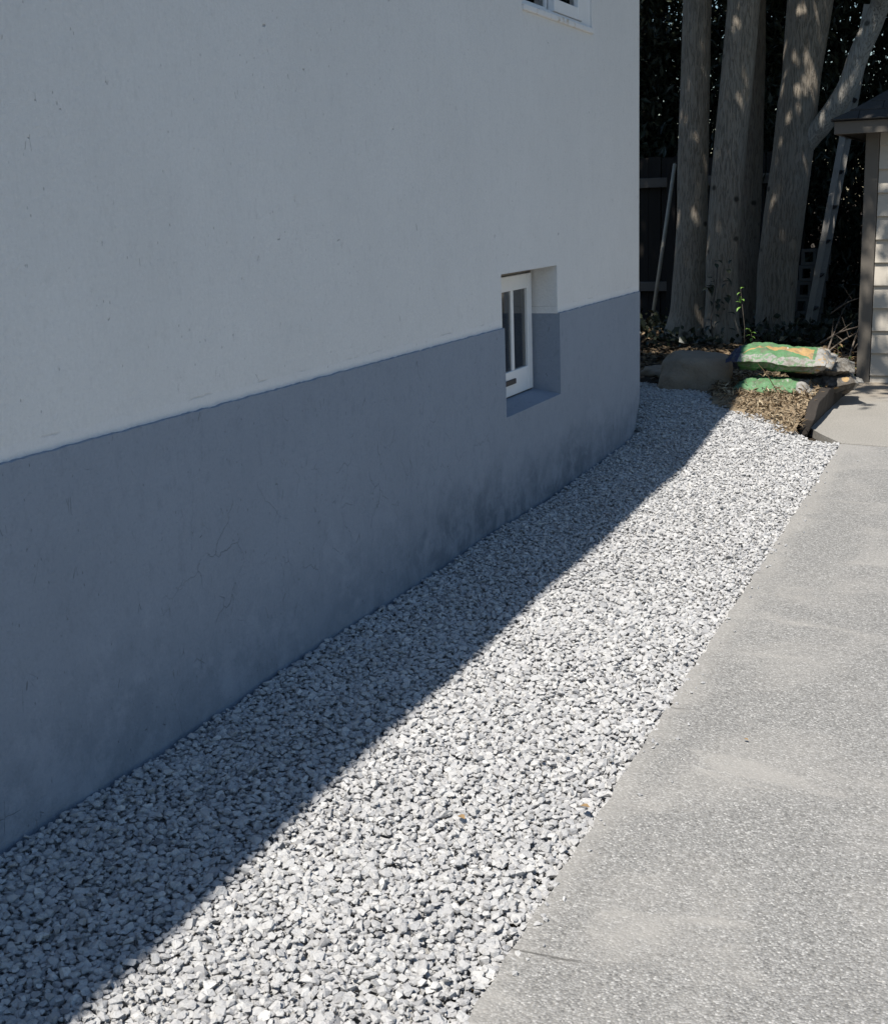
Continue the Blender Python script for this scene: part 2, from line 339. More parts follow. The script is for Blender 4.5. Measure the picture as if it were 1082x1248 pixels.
def hulls(n, npts, seed):
    r = np.random.default_rng(seed); out = []
    for k in range(n):
        p = r.normal(size=(npts, 3)); p /= np.linalg.norm(p, axis=1)[:, None]; p = np.sign(p) * np.abs(p) ** r.uniform(.75, 1.0)
        p *= r.uniform(.8, 1.12, (npts, 1)); p *= np.array([1, r.uniform(.62, .9), r.uniform(.45, .72)])
        bm = bmesh.new(); [bm.verts.new(q) for q in p]; res = bmesh.ops.convex_hull(bm, input=bm.verts)
        bmesh.ops.delete(bm, geom=[g for g in res['geom_interior'] if isinstance(g, bmesh.types.BMVert)], context='VERTS')
        bmesh.ops.triangulate(bm, faces=bm.faces); bm.verts.index_update()
        out.append((np.array([v.co[:] for v in bm.verts]), np.array([[v.index for v in f.verts] for f in bm.faces]))); bm.free()
    return out
def rotmats(n, tilt, r):
    a = r.uniform(0, 2 * np.pi, n); b = r.normal(0, tilt, n); c = r.normal(0, tilt, n)
    ca, sa, cb, sb, cc, sc = np.cos(a), np.sin(a), np.cos(b), np.sin(b), np.cos(c), np.sin(c); z = np.zeros(n); o = np.ones(n)
    st = lambda *e: np.stack(e, -1).reshape(n, 3, 3)
    return st(ca, -sa, z, sa, ca, z, z, z, o) @ st(cb, z, sb, z, o, z, -sb, z, cb) @ st(o, z, z, z, cc, -sc, z, sc, cc)
def np_mesh(name, V, T, tone, mat, smooth=False):
    me = bpy.data.meshes.new(name); k = T.shape[1]
    me.vertices.add(len(V)); me.vertices.foreach_set('co', V.astype(np.float32).ravel())
    me.loops.add(T.size); me.loops.foreach_set('vertex_index', T.astype(np.int32).ravel())
    me.polygons.add(len(T)); me.polygons.foreach_set('loop_start', np.arange(0, T.size, k, dtype=np.int32))
    me.polygons.foreach_set('use_smooth', np.full(len(T), smooth)); me.update(calc_edges=True)
    a = me.attributes.new('tone', 'FLOAT', 'POINT'); a.data.foreach_set('value', tone.astype(np.float32)); me.materials.append(mat); return me
def scatter(pos, size, shapes, tilt, tone, r):
    kind = r.integers(0, len(shapes), len(pos)); Rm = rotmats(len(pos), tilt, r); VV, TT, NN = [], [], []; off = 0
    for k, (v, tr) in enumerate(shapes):
        ix = np.where(kind == k)[0]
        if not len(ix): continue
        q = np.einsum('nij,vj->nvi', Rm[ix], v) * size[ix][:, None, None] + pos[ix][:, None, :]
        VV.append(q.reshape(-1, 3)); TT.append((tr[None] + (np.arange(len(ix)) * len(v))[:, None, None]).reshape(-1, 3) + off)
        NN.append(np.repeat(tone[ix], len(v))); off += len(ix) * len(v)
    return np.concatenate(VV), np.concatenate(TT), np.concatenate(NN)
def layer(sp, dz, s0, s1, r, drop=0):
    x = np.arange(-2.85, -.8, sp); y = np.arange(.45, 9.85, sp); X, Y = np.meshgrid(x, y); X = X + (np.arange(len(y)) % 2)[:, None] * sp * .5
    X = (X + r.uniform(-.42, .42, X.shape) * sp).ravel(); Y = (Y + r.uniform(-.42, .42, Y.shape) * sp).ravel()
    jx = X + r.normal(0, .010, X.shape) + .006 * np.sin(Y * 9) * np.sin(Y * 23 + 1); jy = Y + r.normal(0, .014, X.shape)
    k = inside(jx, jy, GP) & (r.uniform(size=X.shape) >= drop) & ~((X < -2.165) & (Y < 7.95))
    X, Y = X[k], Y[k]; sz = np.clip(r.lognormal(0, .27, len(X)), .55, 1.75) * (s0 + s1) / 2
    Z = np.array([grav_z(a, b) for a, b in zip(X, Y)]) + dz + r.normal(0, .0035, len(X)); return np.stack([X, Y, Z], 1), sz
pa, sa = layer(.0168, -.007, .0092, .0130, rng); pb, sb_ = layer(.0176, .004, .0086, .0132, rng, .06); pf, sf = layer(.0165, -.002, .0050, .0066, rng, .25)
def bodies(P, sz, shapes, bright):
    tone = np.clip(rng.normal(bright + .03, .165, len(P)), 0, 1); dk = rng.uniform(size=len(P)) < .035; tone[dk] *= .3
    return scatter(P, sz, shapes, .30, tone, rng)
P = np.concatenate([pa, pb]); sz = np.concatenate([sa, sb_]); near = P[:, 1] < 4.6
sets = [bodies(P[near], sz[near], hulls(30, 16, 3), .58), bodies(P[~near], sz[~near], hulls(20, 11, 4), .58), bodies(pf, sf, hulls(12, 8, 5), .5)]
ns = 70; ysr = rng.uniform(1.6, 7.8, ns); xsr = np.array([drive_x(y) for y in ysr]) + rng.exponential(.045, ns) + .01
ssz = rng.uniform(.003, .0095, ns); sets.append(bodies(np.stack([xsr, ysr, -.002 + ssz * .45], 1), ssz, hulls(8, 12, 6), .5))
off = 0; VV, TT, NN = [], [], []
for V, T, N in sets: VV.append(V); TT.append(T + off); NN.append(N); off += len(V)
V, T, N = np.concatenate(VV), np.concatenate(TT), np.concatenate(NN); print('gravel triangles', len(T))
gvo = bpy.data.objects.new('gravel', np_mesh('gravel', V, T, N, M['gravel'])); COL.objects.link(gvo)
tag(gvo, 'pale grey crushed stone gravel strip between house wall and driveway', kind='stuff')

# ------------------------------------------------------------------ house
WX, YE = -2.19, 7.95; PX = WX + .012
house = thing('house', 'white stucco house with a blue grey painted base and small basement window', 'house', (WX, 0, 0))
hl = house.location
def hb(mb, name, mat, parent=house, **k):               # world-space mesh under the house (or one of its parts)
    base = Vector(hl); mb.v = [tuple(Vector(v) - base) for v in mb.v]
    return mb.build(name, mat, parent, **k)
# stucco uses Object coords relative to the house origin: y, z keep their world values
B0, B1, BZ0, BZ1 = 5.57, 6.36, .52, 1.19              # basement window opening
U0, U1, UZ0, UZ1 = 5.93, 6.99, 2.40, 3.35             # upper window opening
HT = 4.3; YN = -7.0; RD = .145; BT = .943
def panel(mb, ys_, zs_, holes, x):
    for i in range(len(ys_) - 1):
        for j in range(len(zs_) - 1):
            if (i, j) in holes: continue
            mb.quad((x, ys_[i], zs_[j]), (x, ys_[i + 1], zs_[j]), (x, ys_[i + 1], zs_[j + 1]), (x, ys_[i], zs_[j + 1]))
mb = MB()
panel(mb, [YN, B0, U0, B1, U1, YE - .008], [BT - .03, BZ1, UZ0, UZ1, HT], {(1, 0), (2, 0), (2, 2), (3, 2)}, WX)
mb.v = [tuple(v) for v in mb.v]
for (a, b, c, d) in ((B0, B1, BT, BZ1),):
    mb.quad((WX, a, BT), (WX - RD, a, BT), (WX - RD, a, d), (WX, a, d)); mb.quad((WX, b, BT), (WX, b, d), (WX - RD, b, d), (WX - RD, b, BT))
    mb.quad((WX, a, d), (WX - RD, a, d), (WX - RD, b, d), (WX, b, d))
for yy in (U0, U1): mb.quad((WX, yy, UZ0), (WX - .1, yy, UZ0), (WX - .1, yy, UZ1), (WX, yy, UZ1))
for zz in (UZ0, UZ1): mb.quad((WX, U0, zz), (WX - .1, U0, zz), (WX - .1, U1, zz), (WX, U1, zz))
mb.quad((WX, YE - .008, BT - .03), (WX, YE - .008, HT), (-9.2, YE - .008, HT), (-9.2, YE - .008, BT - .03))
mb.quad((-9.2, YN, 0), (-9.2, YE, 0), (-9.2, YE, HT), (-9.2, YN, HT)); mb.quad((WX, YN, 0), (-9.2, YN, 0), (-9.2, YN, HT), (WX, YN, HT))
mb.quad((WX, YN, HT), (WX, YE - .008, HT), (-9.2, YE - .008, HT), (-9.2, YN, HT))
# close the band of wall hidden behind the painted base
mb.quad((WX - .3, YN, -.3), (WX - .3, B0, -.3), (WX - .3, B0, BT - .03), (WX - .3, YN, BT - .03))
hb(mb, 'wall', M['stucco'])
# painted base, 12 mm proud, ragged upper edge, worn bottom corner
mb = MB()
def strip(y0, y1, z0, zt, n):
    ys_ = np.linspace(y0, y1, n)
    tops = [zt + (.0035 * fbm(y * 14, 1, 0) + .002 * fbm(y * 60, 4, 0) if zt == BT else 0) for y in ys_]
    b = len(mb.v)
    for y, tz in zip(ys_, tops): mb.v += [(PX, float(y), z0), (PX, float(y), tz), (WX - .004, float(y), tz + .002)]
    for i in range(n - 1):
        mb.f.append((b + 3 * i, b + 3 * i + 3, b + 3 * i + 4, b + 3 * i + 1))
        if zt == BT: mb.f.append((b + 3 * i + 1, b + 3 * i + 4, b + 3 * i + 5, b + 3 * i + 2))
strip(YN, B0, -.3, BT, 900); strip(B0, B1, -.3, BZ0, 2)
strip(B1, YE - .03, .285, BT, 160)
# right end below the corner: tapering rounded base
nz = 14
def yend(z): return YE - .20 * max(0, 1 - z / .285) ** 1.25
zsr = [-.3] + [.285 * i / (nz - 1) for i in range(nz)]
for i in range(nz):
    z0, z1 = zsr[i], zsr[i + 1]; e0, e1 = yend(max(z0, 0)), yend(max(z1, 0))
    mb.quad((PX, B1, z0), (PX, e0 - .03, z0), (PX, e1 - .03, z1), (PX, B1, z1))
# rounded vertical corner + end wall
zc = zsr + [BT]
for i in range(len(zc) - 1):
    z0, z1 = zc[i], zc[i + 1]; e0, e1 = yend(max(z0, 0)), yend(max(z1, 0))
    pr = [(0, 0), (-.004, .012), (-.010, .022), (-.020, .028), (-.035, .030)]
    for (a0, b0), (a1, b1) in zip(pr[:-1], pr[1:]): mb.quad((PX + a0, e0 - .03 + b0, z0), (PX + a1, e0 - .03 + b1, z0), (PX + a1, e1 - .03 + b1, z1), (PX + a0, e1 - .03 + b0, z1))
    mb.quad((PX - .035, e0, z0), (-9.2, e0, z0), (-9.2, e1, z1), (PX - .035, e1, z1))
mb.add([(PX, YE - .03, BT), (PX - .004, YE - .018, BT), (PX - .01, YE - .008, BT), (PX - .02, YE - .002, BT), (PX - .035, YE, BT), (-9.2, YE, BT), (-9.2, YE - .03, BT)], [tuple(range(7))])
# reveals of the basement opening, sloping sill
mb.quad((PX, B0, BZ0), (WX - RD, B0, BZ0 + .02), (WX - RD, B0, BT), (PX, B0, BT)); mb.quad((PX, B1, BZ0), (PX, B1, BT), (WX - RD, B1, BT), (WX - RD, B1, BZ0 + .02))
mb.quad((PX, B0, BZ0), (PX, B1, BZ0), (WX - RD, B1, BZ0 + .026), (WX - RD, B0, BZ0 + .026))
mb.quad((WX - RD, B0, BZ0 - .3), (WX - RD, B1, BZ0 - .3), (WX - RD, B1, BZ0 + .026), (WX - RD, B0, BZ0 + .026))
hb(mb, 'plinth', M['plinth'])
# basement window
XF = WX - RD
mb = MB(); mb.box(XF - .05, XF + .0, B0, B0 + .02, BZ0 + .01, BZ1); mb.box(XF - .05, XF + .0, B1 - .018, B1, BZ0 + .01, BZ1); mb.box(XF - .05, XF, B0 + .02, B1 - .018, BZ1 - .03, BZ1); mb.box(XF - .05, XF - .01, B0 + .02, B1 - .018, BZ0 + .005, BZ0 + .03)
bw = hb(mb, 'basement_window', M['weather_grey'])
def sub(mb, name, mat, par, **k): return hb(mb, name, mat, par, **k)
s0, s1, sz0, sz1 = B0 + .024, B1 - .022, BZ0 + .034, BZ1 - .034; sx0, sx1 = XF - .035, XF + .012
st = .066; mul = .036; pw = (s1 - s0 - 2 * st - 2 * mul) / 3
mb = MB(); mb.box(sx0, sx1, s0, s0 + st, sz0, sz1); mb.box(sx0, sx1, s1 - st, s1, sz0, sz1); mb.box(sx0, sx1 - .002, s0 + st, s1 - st, sz1 - .075, sz1); mb.box(sx0, sx1 - .002, s0 + st, s1 - st, sz0, sz0 + .125)
sub(mb, 'sash', M['white_paint'], bw, bevel=.004)
for k in range(3):
    y0 = s0 + st + k * (pw + mul)
    sub(MB().box(sx1 - .020, sx1 - .016, y0 - .004, y0 + pw + .004, sz0 + .121, sz1 - .071), 'pane', M['glass'], bw)
    if k < 2: sub(MB().box(sx0 + .004, sx1 - .008, y0 + pw, y0 + pw + mul, sz0 + .125, sz1 - .075), 'glazing_bar', M['white_paint'], bw, bevel=.003)
sub(MB().box(sx1 - .004, sx1 + .006, 5.86, 6.075, sz0 + .058, sz0 + .085), 'latch', M['dark_slot'], bw, bevel=.003)
mb = MB(); mb.box(XF - 1.5, XF - .06, B0 - .4, B1 + .5, BZ0 - .3, BZ1 + .05); mb.f = [f for i, f in enumerate(mb.f) if i != 1]
hb(mb, 'basement_room', M['room'])
mb = MB(); n = 40; ycs = np.linspace(B0 + .02, B1 - .02, n)
mb.add([(XF - .10 + .012 * math.sin(i * 1.9) , float(yy), zz) for i, yy in enumerate(ycs) for zz in (BZ0 + .06, BZ1 - .02)], [(2 * i, 2 * i + 2, 2 * i + 3, 2 * i + 1) for i in range(n - 1)])
hb(mb, 'pane_backing', simple('pale_pane_backing', (.62, .62, .60), .9, .06, 8), bw, smooth=True)  # pale sheet added behind the panes to brighten the glass
# upper window
UX = WX - .008
mb = MB(); fw = .045
mb.box(UX - .07, UX, U0, U0 + fw, UZ0 + .012, UZ1); mb.box(UX - .07, UX, U1 - .15, U1, UZ0 + .012, UZ1); mb.box(UX - .07, UX, U0 + fw, U1 - .15, UZ1 - fw, UZ1); mb.box(UX - .07, UX - .002, U0 + fw, U1 - .15, UZ0 + .012, UZ0 + .03)
uw = hb(mb, 'upper_window', M['white_paint'], bevel=.004)
sub(MB().box(WX - .09, WX + .014, U0 - .015, U1 + .004, UZ0 - .018, UZ0 + .012), 'window_sill', M['old_sill'], uw, bevel=.006)
ym = 6.385
mb = MB(); a0, a1, z0, z1 = ym, U1 - .152, UZ0 + .032, UZ1 - fw - .002
mb.box(UX - .03, UX + .006, a0, a0 + .05, z0, z1); mb.box(UX - .03, UX + .006, a1 - .075, a1, z0, z1); mb.box(UX - .03, UX + .004, a0 + .05, a1 - .075, z0, z0 + .06); mb.box(UX - .03, UX + .004, a0 + .05, a1 - .075, z1 - .05, z1)
sub(mb, 'sash', M['white_paint'], uw, bevel=.003)
sub(MB().box(UX - .022, UX - .018, a0 + .046, a1 - .071, z0 + .056, z1 - .046), 'pane', M['glass'], uw)
mb = MB(); mb.box(UX - .065, UX - .034, U0 + fw + .002, U0 + fw + .022, z0, z1); mb.box(UX - .065, UX - .034, ym - .02, ym + .02, z0, z1); mb.box(UX - .065, UX - .036, U0 + fw + .022, ym - .02, z0, z0 + .018); mb.box(UX - .065, UX - .036, U0 + fw + .022, ym - .02, z1 - .02, z1)
sub(mb, 'sash', M['white_paint'], uw, bevel=.003)
sub(MB().box(UX - .052, UX - .048, U0 + fw + .018, ym - .016, z0 + .015, z1 - .016), 'pane', M['glass'], uw)
mb = MB(); mb.box(WX - 2.2, WX - .105, U0 - .5, U1 + .6, UZ0 - .9, UZ1 + .3); mb.f = [f for i, f in enumerate(mb.f) if i != 1]
hb(mb, 'upper_room', M['room'])
# roof: unseen eave skewed from wall to shape its shadow, ridge along the house
def eave_x(y): return WX + np.interp(y, [-7, -.93, 3.7, 8.3], [.40, .262, .160, .07])
mb = MB(); ya, yb = YN - .3, YE + .3; RZ = 6.4; RX = -5.7
ea, eb = eave_x(ya), eave_x(yb)
for (z, ) in ((0,),):
    mb.add([(ea, ya, HT - .02), (eb, yb, HT - .02), (RX, yb, RZ), (RX, ya, RZ), (-9.5, ya, HT - .02), (-9.5, yb, HT - .02),
            (ea, ya, HT + .10), (eb, yb, HT + .10), (RX, yb, RZ + .12), (RX, ya, RZ + .12), (-9.5, ya, HT + .1), (-9.5, yb, HT + .1)],
           [(0, 1, 2, 3), (3, 2, 5, 4), (6, 9, 8, 7), (9, 10, 11, 8), (0, 6, 7, 1), (4, 5, 11, 10), (1, 7, 8, 2), (2, 8, 11, 5), (0, 3, 9, 6), (3, 4, 10, 9)])
hb(mb, 'roof', M['roof'])
for yy in (YE - .008, YN): hb(MB().add([(WX, yy, HT), (-9.2, yy, HT), (RX, yy, RZ - .03)], [(0, 1, 2)]), 'gable', M['stucco'])

# ------------------------------------------------------------------ shed
SX, SY = -1.163, 10.84
shed = thing('shed', 'small greige shed with lapped board siding and dark corner trim', 'shed', (SX, SY, 0))
def sb(mb, name, mat, parent=shed, **k):
    mb.v = [(x - SX, y - SY, z) for x, y, z in mb.v]; return mb.build(name, mat, parent, **k)
SR, SD = 2.2, 12.3
zb = .056 + .18 * np.arange(-1, 12)
for i in range(len(zb) - 1):
    a, b = max(zb[i], -.03), min(zb[i + 1], 2.0) + .012
    if a > 1.98: continue
    mb = MB(); n = 7; xr = np.linspace(SX + .105, SR, n); jit = random.uniform(-.002, .002)
    vs = []
    for x in xr: vs += [(x, SY - .033 + jit + random.uniform(-.0008, .0008), a), (x, SY - .006 + jit, b), (x, SY - .0005, b), (x, SY - .001, a)]
    fs = [(0, 1, 2, 3), tuple(4 * (n - 1) + k for k in (3, 2, 1, 0))]
    for k in range(n - 1): fs += [(4 * k + j, 4 * k + 4 + j, 4 * k + 4 + (j + 1) % 4, 4 * k + (j + 1) % 4) for j in range(4)]
    sb(mb.add(vs, fs), 'siding_board', M['siding'], bevel=.0015)
sb(MB().box(SX, SX + .10, SY - .046, SY + .07, -.03, 1.985), 'corner_trim', M['trim'], bevel=.004)
mb = MB(); mb.box(SX + .006, SR, SY + .001, SD, -.03, 1.99); sb(mb, 'wall', M['trim'])
EX0, EX1, EY0, EY1, EZ = SX - .215, SR + .2, SY - .25, SD + .22, 1.945
sb(MB().box(EX0, EX1, EY0, EY0 + .022, EZ, EZ + .095), 'fascia', M['trim'], bevel=.003)
sb(MB().box(EX0, EX0 + .022, EY0 + .024, EY1, EZ, EZ + .095), 'fascia', M['trim'], bevel=.003)
sb(MB().box(EX0 + .024, EX1, EY0 + .024, EY1, EZ + .012, EZ + .022), 'soffit', M['trim'])
mb = MB(); hz = EZ + .098; t_ = (EY1 - EY0) / 2 + .02; sl_ = .62
e = .025; c0 = (EX0 - e, EY0 - e); c1 = (EX1 + e, EY0 - e); c2 = (EX1 + e, EY1 + e); c3 = (EX0 - e, EY1 + e)
r0 = (EX0 - e + t_, (EY0 + EY1) / 2, hz + sl_ * t_); r1 = (EX1 + e - t_, (EY0 + EY1) / 2, hz + sl_ * t_)
mb.add([(*c0, hz), (*c1, hz), (*c2, hz), (*c3, hz), r0, r1, (*c0, hz - .012 + .013), ], [(0, 1, 5, 4), (1, 2, 5), (2, 3, 4, 5), (3, 0, 4), (0, 3, 2, 1)])
roofp = sb(mb, 'roof', M['roof'])
for row in range(6):                                    # shingle courses on the slope that shows
    d0, d1 = row * .13, row * .13 + .15; x = EX0 - e + d0 - .01; k = 0
    while x < EX1 - d1:
        wv = random.uniform(.19, .26); x2 = x + wv - .006
        def P3(x, d, up): return (max(x, EX0 - e + d), EY0 - e + d * .85 - .012, hz + sl_ * .85 * d + up)
        up = .010 + random.uniform(0, .003)
        vs = [P3(x, d0, up), P3(x2, d0, up), P3(x2, d1, .006), P3(x, d1, .006)]; vs += [(a, b + .004, c - .007) for a, b, c in vs]
        if x2 > EX0 - e + d1: sb(MB().add(vs, [(0, 1, 2, 3), (7, 6, 5, 4), (0, 4, 5, 1), (1, 5, 6, 2), (2, 6, 7, 3), (3, 7, 4, 0)]), 'shingle', M['roof'], roofp)
        x += wv; k += 1
        if x > 1.0: break

# ------------------------------------------------------------------ leaves
def leaves(name, centers, size, mat, r, parent=None, tone=None, aspect=.5, up=0.0):
    n = len(centers); Rm = rotmats(n, 1.0 if not up else up, r); sz = size * r.uniform(.6, 1.35, n)
    base = np.array([[-1, 0, 0], [-.1, -aspect, .12], [1, 0, -.1], [-.1, aspect, .12]]) * .5
    V = np.einsum('nij,vj->nvi', Rm, base) * sz[:, None, None] + centers[:, None, :]
    T = (np.array([[0, 1, 2], [0, 2, 3]])[None] + (np.arange(n) * 4)[:, None, None]).reshape(-1, 3)
    tn = np.repeat(r.uniform(0, 1, n), 4) if tone is None else tone
    o = bpy.data.objects.new(name, np_mesh(name, V.reshape(-1, 3), T, tn, mat)); COL.objects.link(o)
    if parent: o.parent = parent
    return o
def clumps(c, rad, n_cl, per, cl_r, r, shell=.55):
    d = r.normal(size=(n_cl, 3)); d /= np.linalg.norm(d, axis=1)[:, None]; cc = np.array(c) + d * (r.uniform(shell, 1, n_cl) ** .6)[:, None] * np.array(rad)
    p = np.repeat(cc, per, 0) + r.normal(size=(n_cl * per, 3)) * np.array(cl_r); return p

# ------------------------------------------------------------------ big trees
def trunk_mesh(pts, rads, seed, seg=36, dz=.05, flare=True):
    zs = [p[2] for p in pts]; n = max(8, int((zs[-1] - zs[0]) / dz)); vs = []; fs = []
    for i in range(n + 1):
        z = zs[0] + (zs[-1] - zs[0]) * i / n
        x = np.interp(z, zs, [p[0] for p in pts]); y = np.interp(z, zs, [p[1] for p in pts]); rr = np.interp(z, zs, rads)
        for k in range(seg):
            a = 2 * math.pi * k / seg
            ridge = noise.noise(Vector((math.cos(a) * rr * 34, math.sin(a) * rr * 34, z * 1.6 + seed * 7)))
            lump = fbm(math.cos(a) * 1.4, math.sin(a) * 1.4, z * 1.1 + seed * 3)
            d = rr * (1 + .035 * lump) + .005 * ridge * ss(0, .03, rr)
            if flare: d *= 1 + .13 * (ss(zs[0] + .45, zs[0], z)) * (1 + .7 * math.sin(a * 4 + seed))
            vs.append((x + math.cos(a) * d, y + math.sin(a) * d, z))
    for i in range(n):
        for k in range(seg): fs.append((i * seg + k, i * seg + (k + 1) % seg, (i + 1) * seg + (k + 1) % seg, (i + 1) * seg + k))
    fs.append(tuple(n * seg + k for k in range(seg)))
    return vs, fs
def limb_mesh(pts, rads, seed, seg=20):
    mb = MB(); P_ = []; R_ = []; n = len(pts)
    for i in range(n - 1):
        for k in range(6):
            t = k / 6; a, b = Vector(pts[i]), Vector(pts[i + 1]); p0 = Vector(pts[max(i - 1, 0)]); p3 = Vector(pts[min(i + 2, n - 1)])
            q = .5 * ((2 * a) + (b - p0) * t + (2 * p0 - 5 * a + 4 * b - p3) * t * t + (3 * a - p0 - 3 * b + p3) * t ** 3)
            P_.append(q); R_.append((rads[i] * (1 - t) + rads[i + 1] * t) * (1 + .05 * noise.noise(Vector((seed, i + t, 0)) * 2.3)))
    P_.append(Vector(pts[-1])); R_.append(rads[-1]); mb.tube(P_, R_, seg); return mb
def big_tree(label, Y, prof, top, seed, limbs=(), crown=(), group='tall grey trunks behind the rock'):
    # prof: (photo x centre, photo width, photo y) down to the foot; Y the distance at which the trunk stands
    pts = []; rads = []
    for (px, w, py, *dy) in prof:
        yy = Y + (dy[0] if dy else 0); p = at(px, py, yy); pts.append(p); rads.append(w / 2 / F * (p - CAM).length * .95)
    pts.append(Vector(top[:3])); rads.append(top[3])
    foot = pts[0].copy(); foot.z = ground_z(foot.x, foot.y)
    lo = pts[0].copy(); lo.z = foot.z - .08
    if pts[0].z > lo.z + .02: pts.insert(0, lo); rads.insert(0, rads[0] * 1.05)
    tr = thing('tree', label, 'tree', foot, 0, group)
    loc = lambda p: Vector(p) - foot
    vs, fs = trunk_mesh([loc(p) for p in pts], rads, seed)
    tk = MB().add(vs, fs).build('trunk', M['shaded_bark' if seed == 3 else 'bark'], tr, smooth=True)
    for (lp, lr) in limbs:
        m = limb_mesh([loc(p) for p in lp], lr, seed); m.build('limb', M['pale_sunlit_bark'], tr, smooth=True)
    tp = pts[-1]
    for k in range(5):                                  # boughs that carry the crown
        a = k * 1.256 + seed; rr = random.uniform(1.2, 2.0); st_ = Vector(tp) - Vector((0, 0, random.uniform(.2, 2.2)))
        q = [loc(st_), loc(st_ + Vector((math.cos(a) * rr * .5, math.sin(a) * rr * .5, .6))), loc(st_ + Vector((math.cos(a) * rr, math.sin(a) * rr, 1.0)))]
        limb_mesh(q, [.07, .045, .015], seed + k, 8).build('bough', M['bark'], tr, smooth=True)
    r = np.random.default_rng(100 + seed); pc = []
    for (c, rad, n_cl, per) in crown: pc.append(clumps(np.array(c), rad, n_cl, per, (.34, .34, .22), r, .2))
    if pc: leaves('crown', np.concatenate(pc) - np.array(foot[:]), .15, M['leaf'], r, tr, aspect=.75)
    return tr
big_tree('straight grey trunk, leftmost of the four, beside the house corner', 12.8,
         [(833, 50, 422), (837, 42, 380), (840, 38, 320), (843, 37, 260), (844, 37, 200), (847, 35, 100), (849, 33, 0)], (-3.15, 12.9, 7.2, .11), 1,
         crown=[((-3.3, 12.2, 6.7), (2.4, 2.6, 1.5), 110, 85)])
big_tree('thick trunk behind the rock with a vine climbing its foot, second from left', 12.55,
         [(880, 43, 428), (879, 41, 380), (879, 39, 320), (884, 40, 250), (889, 39, 180), (898, 38, 90), (906, 37, 0)], (-2.35, 12.8, 7.4, .10), 2,
         crown=[((-2.2, 11.2, 6.9), (2.2, 2.6, 1.4), 78, 85), ((-3.0, 8.6, 6.9), (1.5, 1.0, .6), 50, 70)])  # last clump is unseen, added above the house roof to shade the soil
big_tree('slim trunk half hidden behind the second trunk', 14.4,
         [(902, 30, 415), (904, 30, 380), (908, 31, 320), (911, 31, 250), (914, 30, 180), (916, 30, 90), (917, 30, 0)], (-2.35, 14.5, 6.8, .08), 3,
         crown=[((-2.4, 14.6, 5.9), (2.8, 1.6, 1.7), 95, 85)])
L0 = 13.15
big_tree('forked trunk with a pale side limb reaching over the shed roof', 13.3,
         [(942, 47, 418), (943, 45, 400), (948, 48, 320), (955.5, 49, 260), (966, 47, 185), (972, 46, 130), (977, 44, 90), (982, 48, 45), (987, 52, 0)], (-1.7, 13.3, 6.5, .11), 4,
         limbs=[([at(958, 222, 13.34), at(972, 190, 13.32), at(986, 168, 13.28), at(1003, 150, 13.22), at(1030, 110, 13.12), at(1048, 62, 13.05), at(1070, 12, 12.95), at(1092, -60, 12.6), (-.35, 12.4, 4.6)], [.05, .105, .108, .10, .097, .094, .09, .08, .05])],
         crown=[((-.9, 11.3, 6.7), (2.0, 2.9, 1.3), 56, 80), ((.9, 13.0, 6.0), (2.0, 2.6, 1.6), 75, 80), ((-1.4, 8.45, 6.4), (.9, .65, .4), 24, 60), ((-1.3, 6.85, 6.5), (.7, .3, .3), 7, 50)])  # last two clumps are unseen, added to shade the shed boards and pad

# ------------------------------------------------------------------ evergreens behind the fence
def evergreen(x, y, h, rad, seed, lab):
    r = np.random.default_rng(500 + seed)
    tr = thing('evergreen_tree', lab, 'tree', (x, y, ground_z(x, y)), 0, 'dark evergreens behind the trunks')
    limb_mesh([(0, 0, -.05), (.05, .03, h * .4), (0, 0, h)], [.09, .06, .02], seed, 10).build('trunk', M['dark_bark'], tr, smooth=True)
    P_ = []
    for k in range(int(150 * h / 5)):
        z = .2 + (h - .2) * r.uniform(); a = r.uniform(0, 6.283); q = rad * (1.05 - .45 * z / h) * r.uniform(.25, 1)
        P_.append(np.array([math.cos(a) * q, math.sin(a) * q, z]) + r.normal(size=(75, 3)) * (.16, .16, .26))
    leaves('crown', np.concatenate(P_), .13, M['hedge_leaf'], r, tr, aspect=.38)
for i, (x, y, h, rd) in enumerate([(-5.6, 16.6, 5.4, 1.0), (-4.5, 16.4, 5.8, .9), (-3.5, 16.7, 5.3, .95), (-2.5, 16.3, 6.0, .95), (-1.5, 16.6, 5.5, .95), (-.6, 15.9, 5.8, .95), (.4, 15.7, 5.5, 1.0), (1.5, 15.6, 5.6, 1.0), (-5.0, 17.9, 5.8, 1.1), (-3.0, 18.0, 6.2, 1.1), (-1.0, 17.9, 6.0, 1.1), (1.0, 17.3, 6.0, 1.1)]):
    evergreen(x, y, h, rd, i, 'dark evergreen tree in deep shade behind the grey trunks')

# ------------------------------------------------------------------ fence
FY = 15.2
fence = thing('wooden_fence', 'dark wooden rail fence seen from behind beside the house corner', 'fence', (-4.2, FY, 0))
for x in np.arange(-6.6, -2.3, .152):
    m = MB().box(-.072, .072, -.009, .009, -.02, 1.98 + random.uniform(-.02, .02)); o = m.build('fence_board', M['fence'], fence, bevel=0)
    o.location = (x + 4.2 + random.uniform(-.004, .004), .062, 0)
for x in (-6.2, -3.78, -2.4): MB().box(x + 4.2 - .05, x + 4.2 + .05, -.105, -.005, -.1, 1.92).build('fence_post', M['fence'], fence, bevel=.004)
for z in (1.70, .49): MB().box(-2.4, 1.9, -.004, .048, z - .055, z + .055).build('fence_rail', M['rail'], fence, bevel=.004)
p0, p1 = at(793, 420, 14.35), at(822, 200, 14.95)
pl = thing('wooden_pole', 'thin pale wooden pole leaning on the dark fence', 'pole', p0)
MB().tube([Vector((0, 0, ground_z(*p0[:2]) - p0.z)), (p1 - p0)], .022, 10).build('shaft', M['pole'], pl, smooth=True)

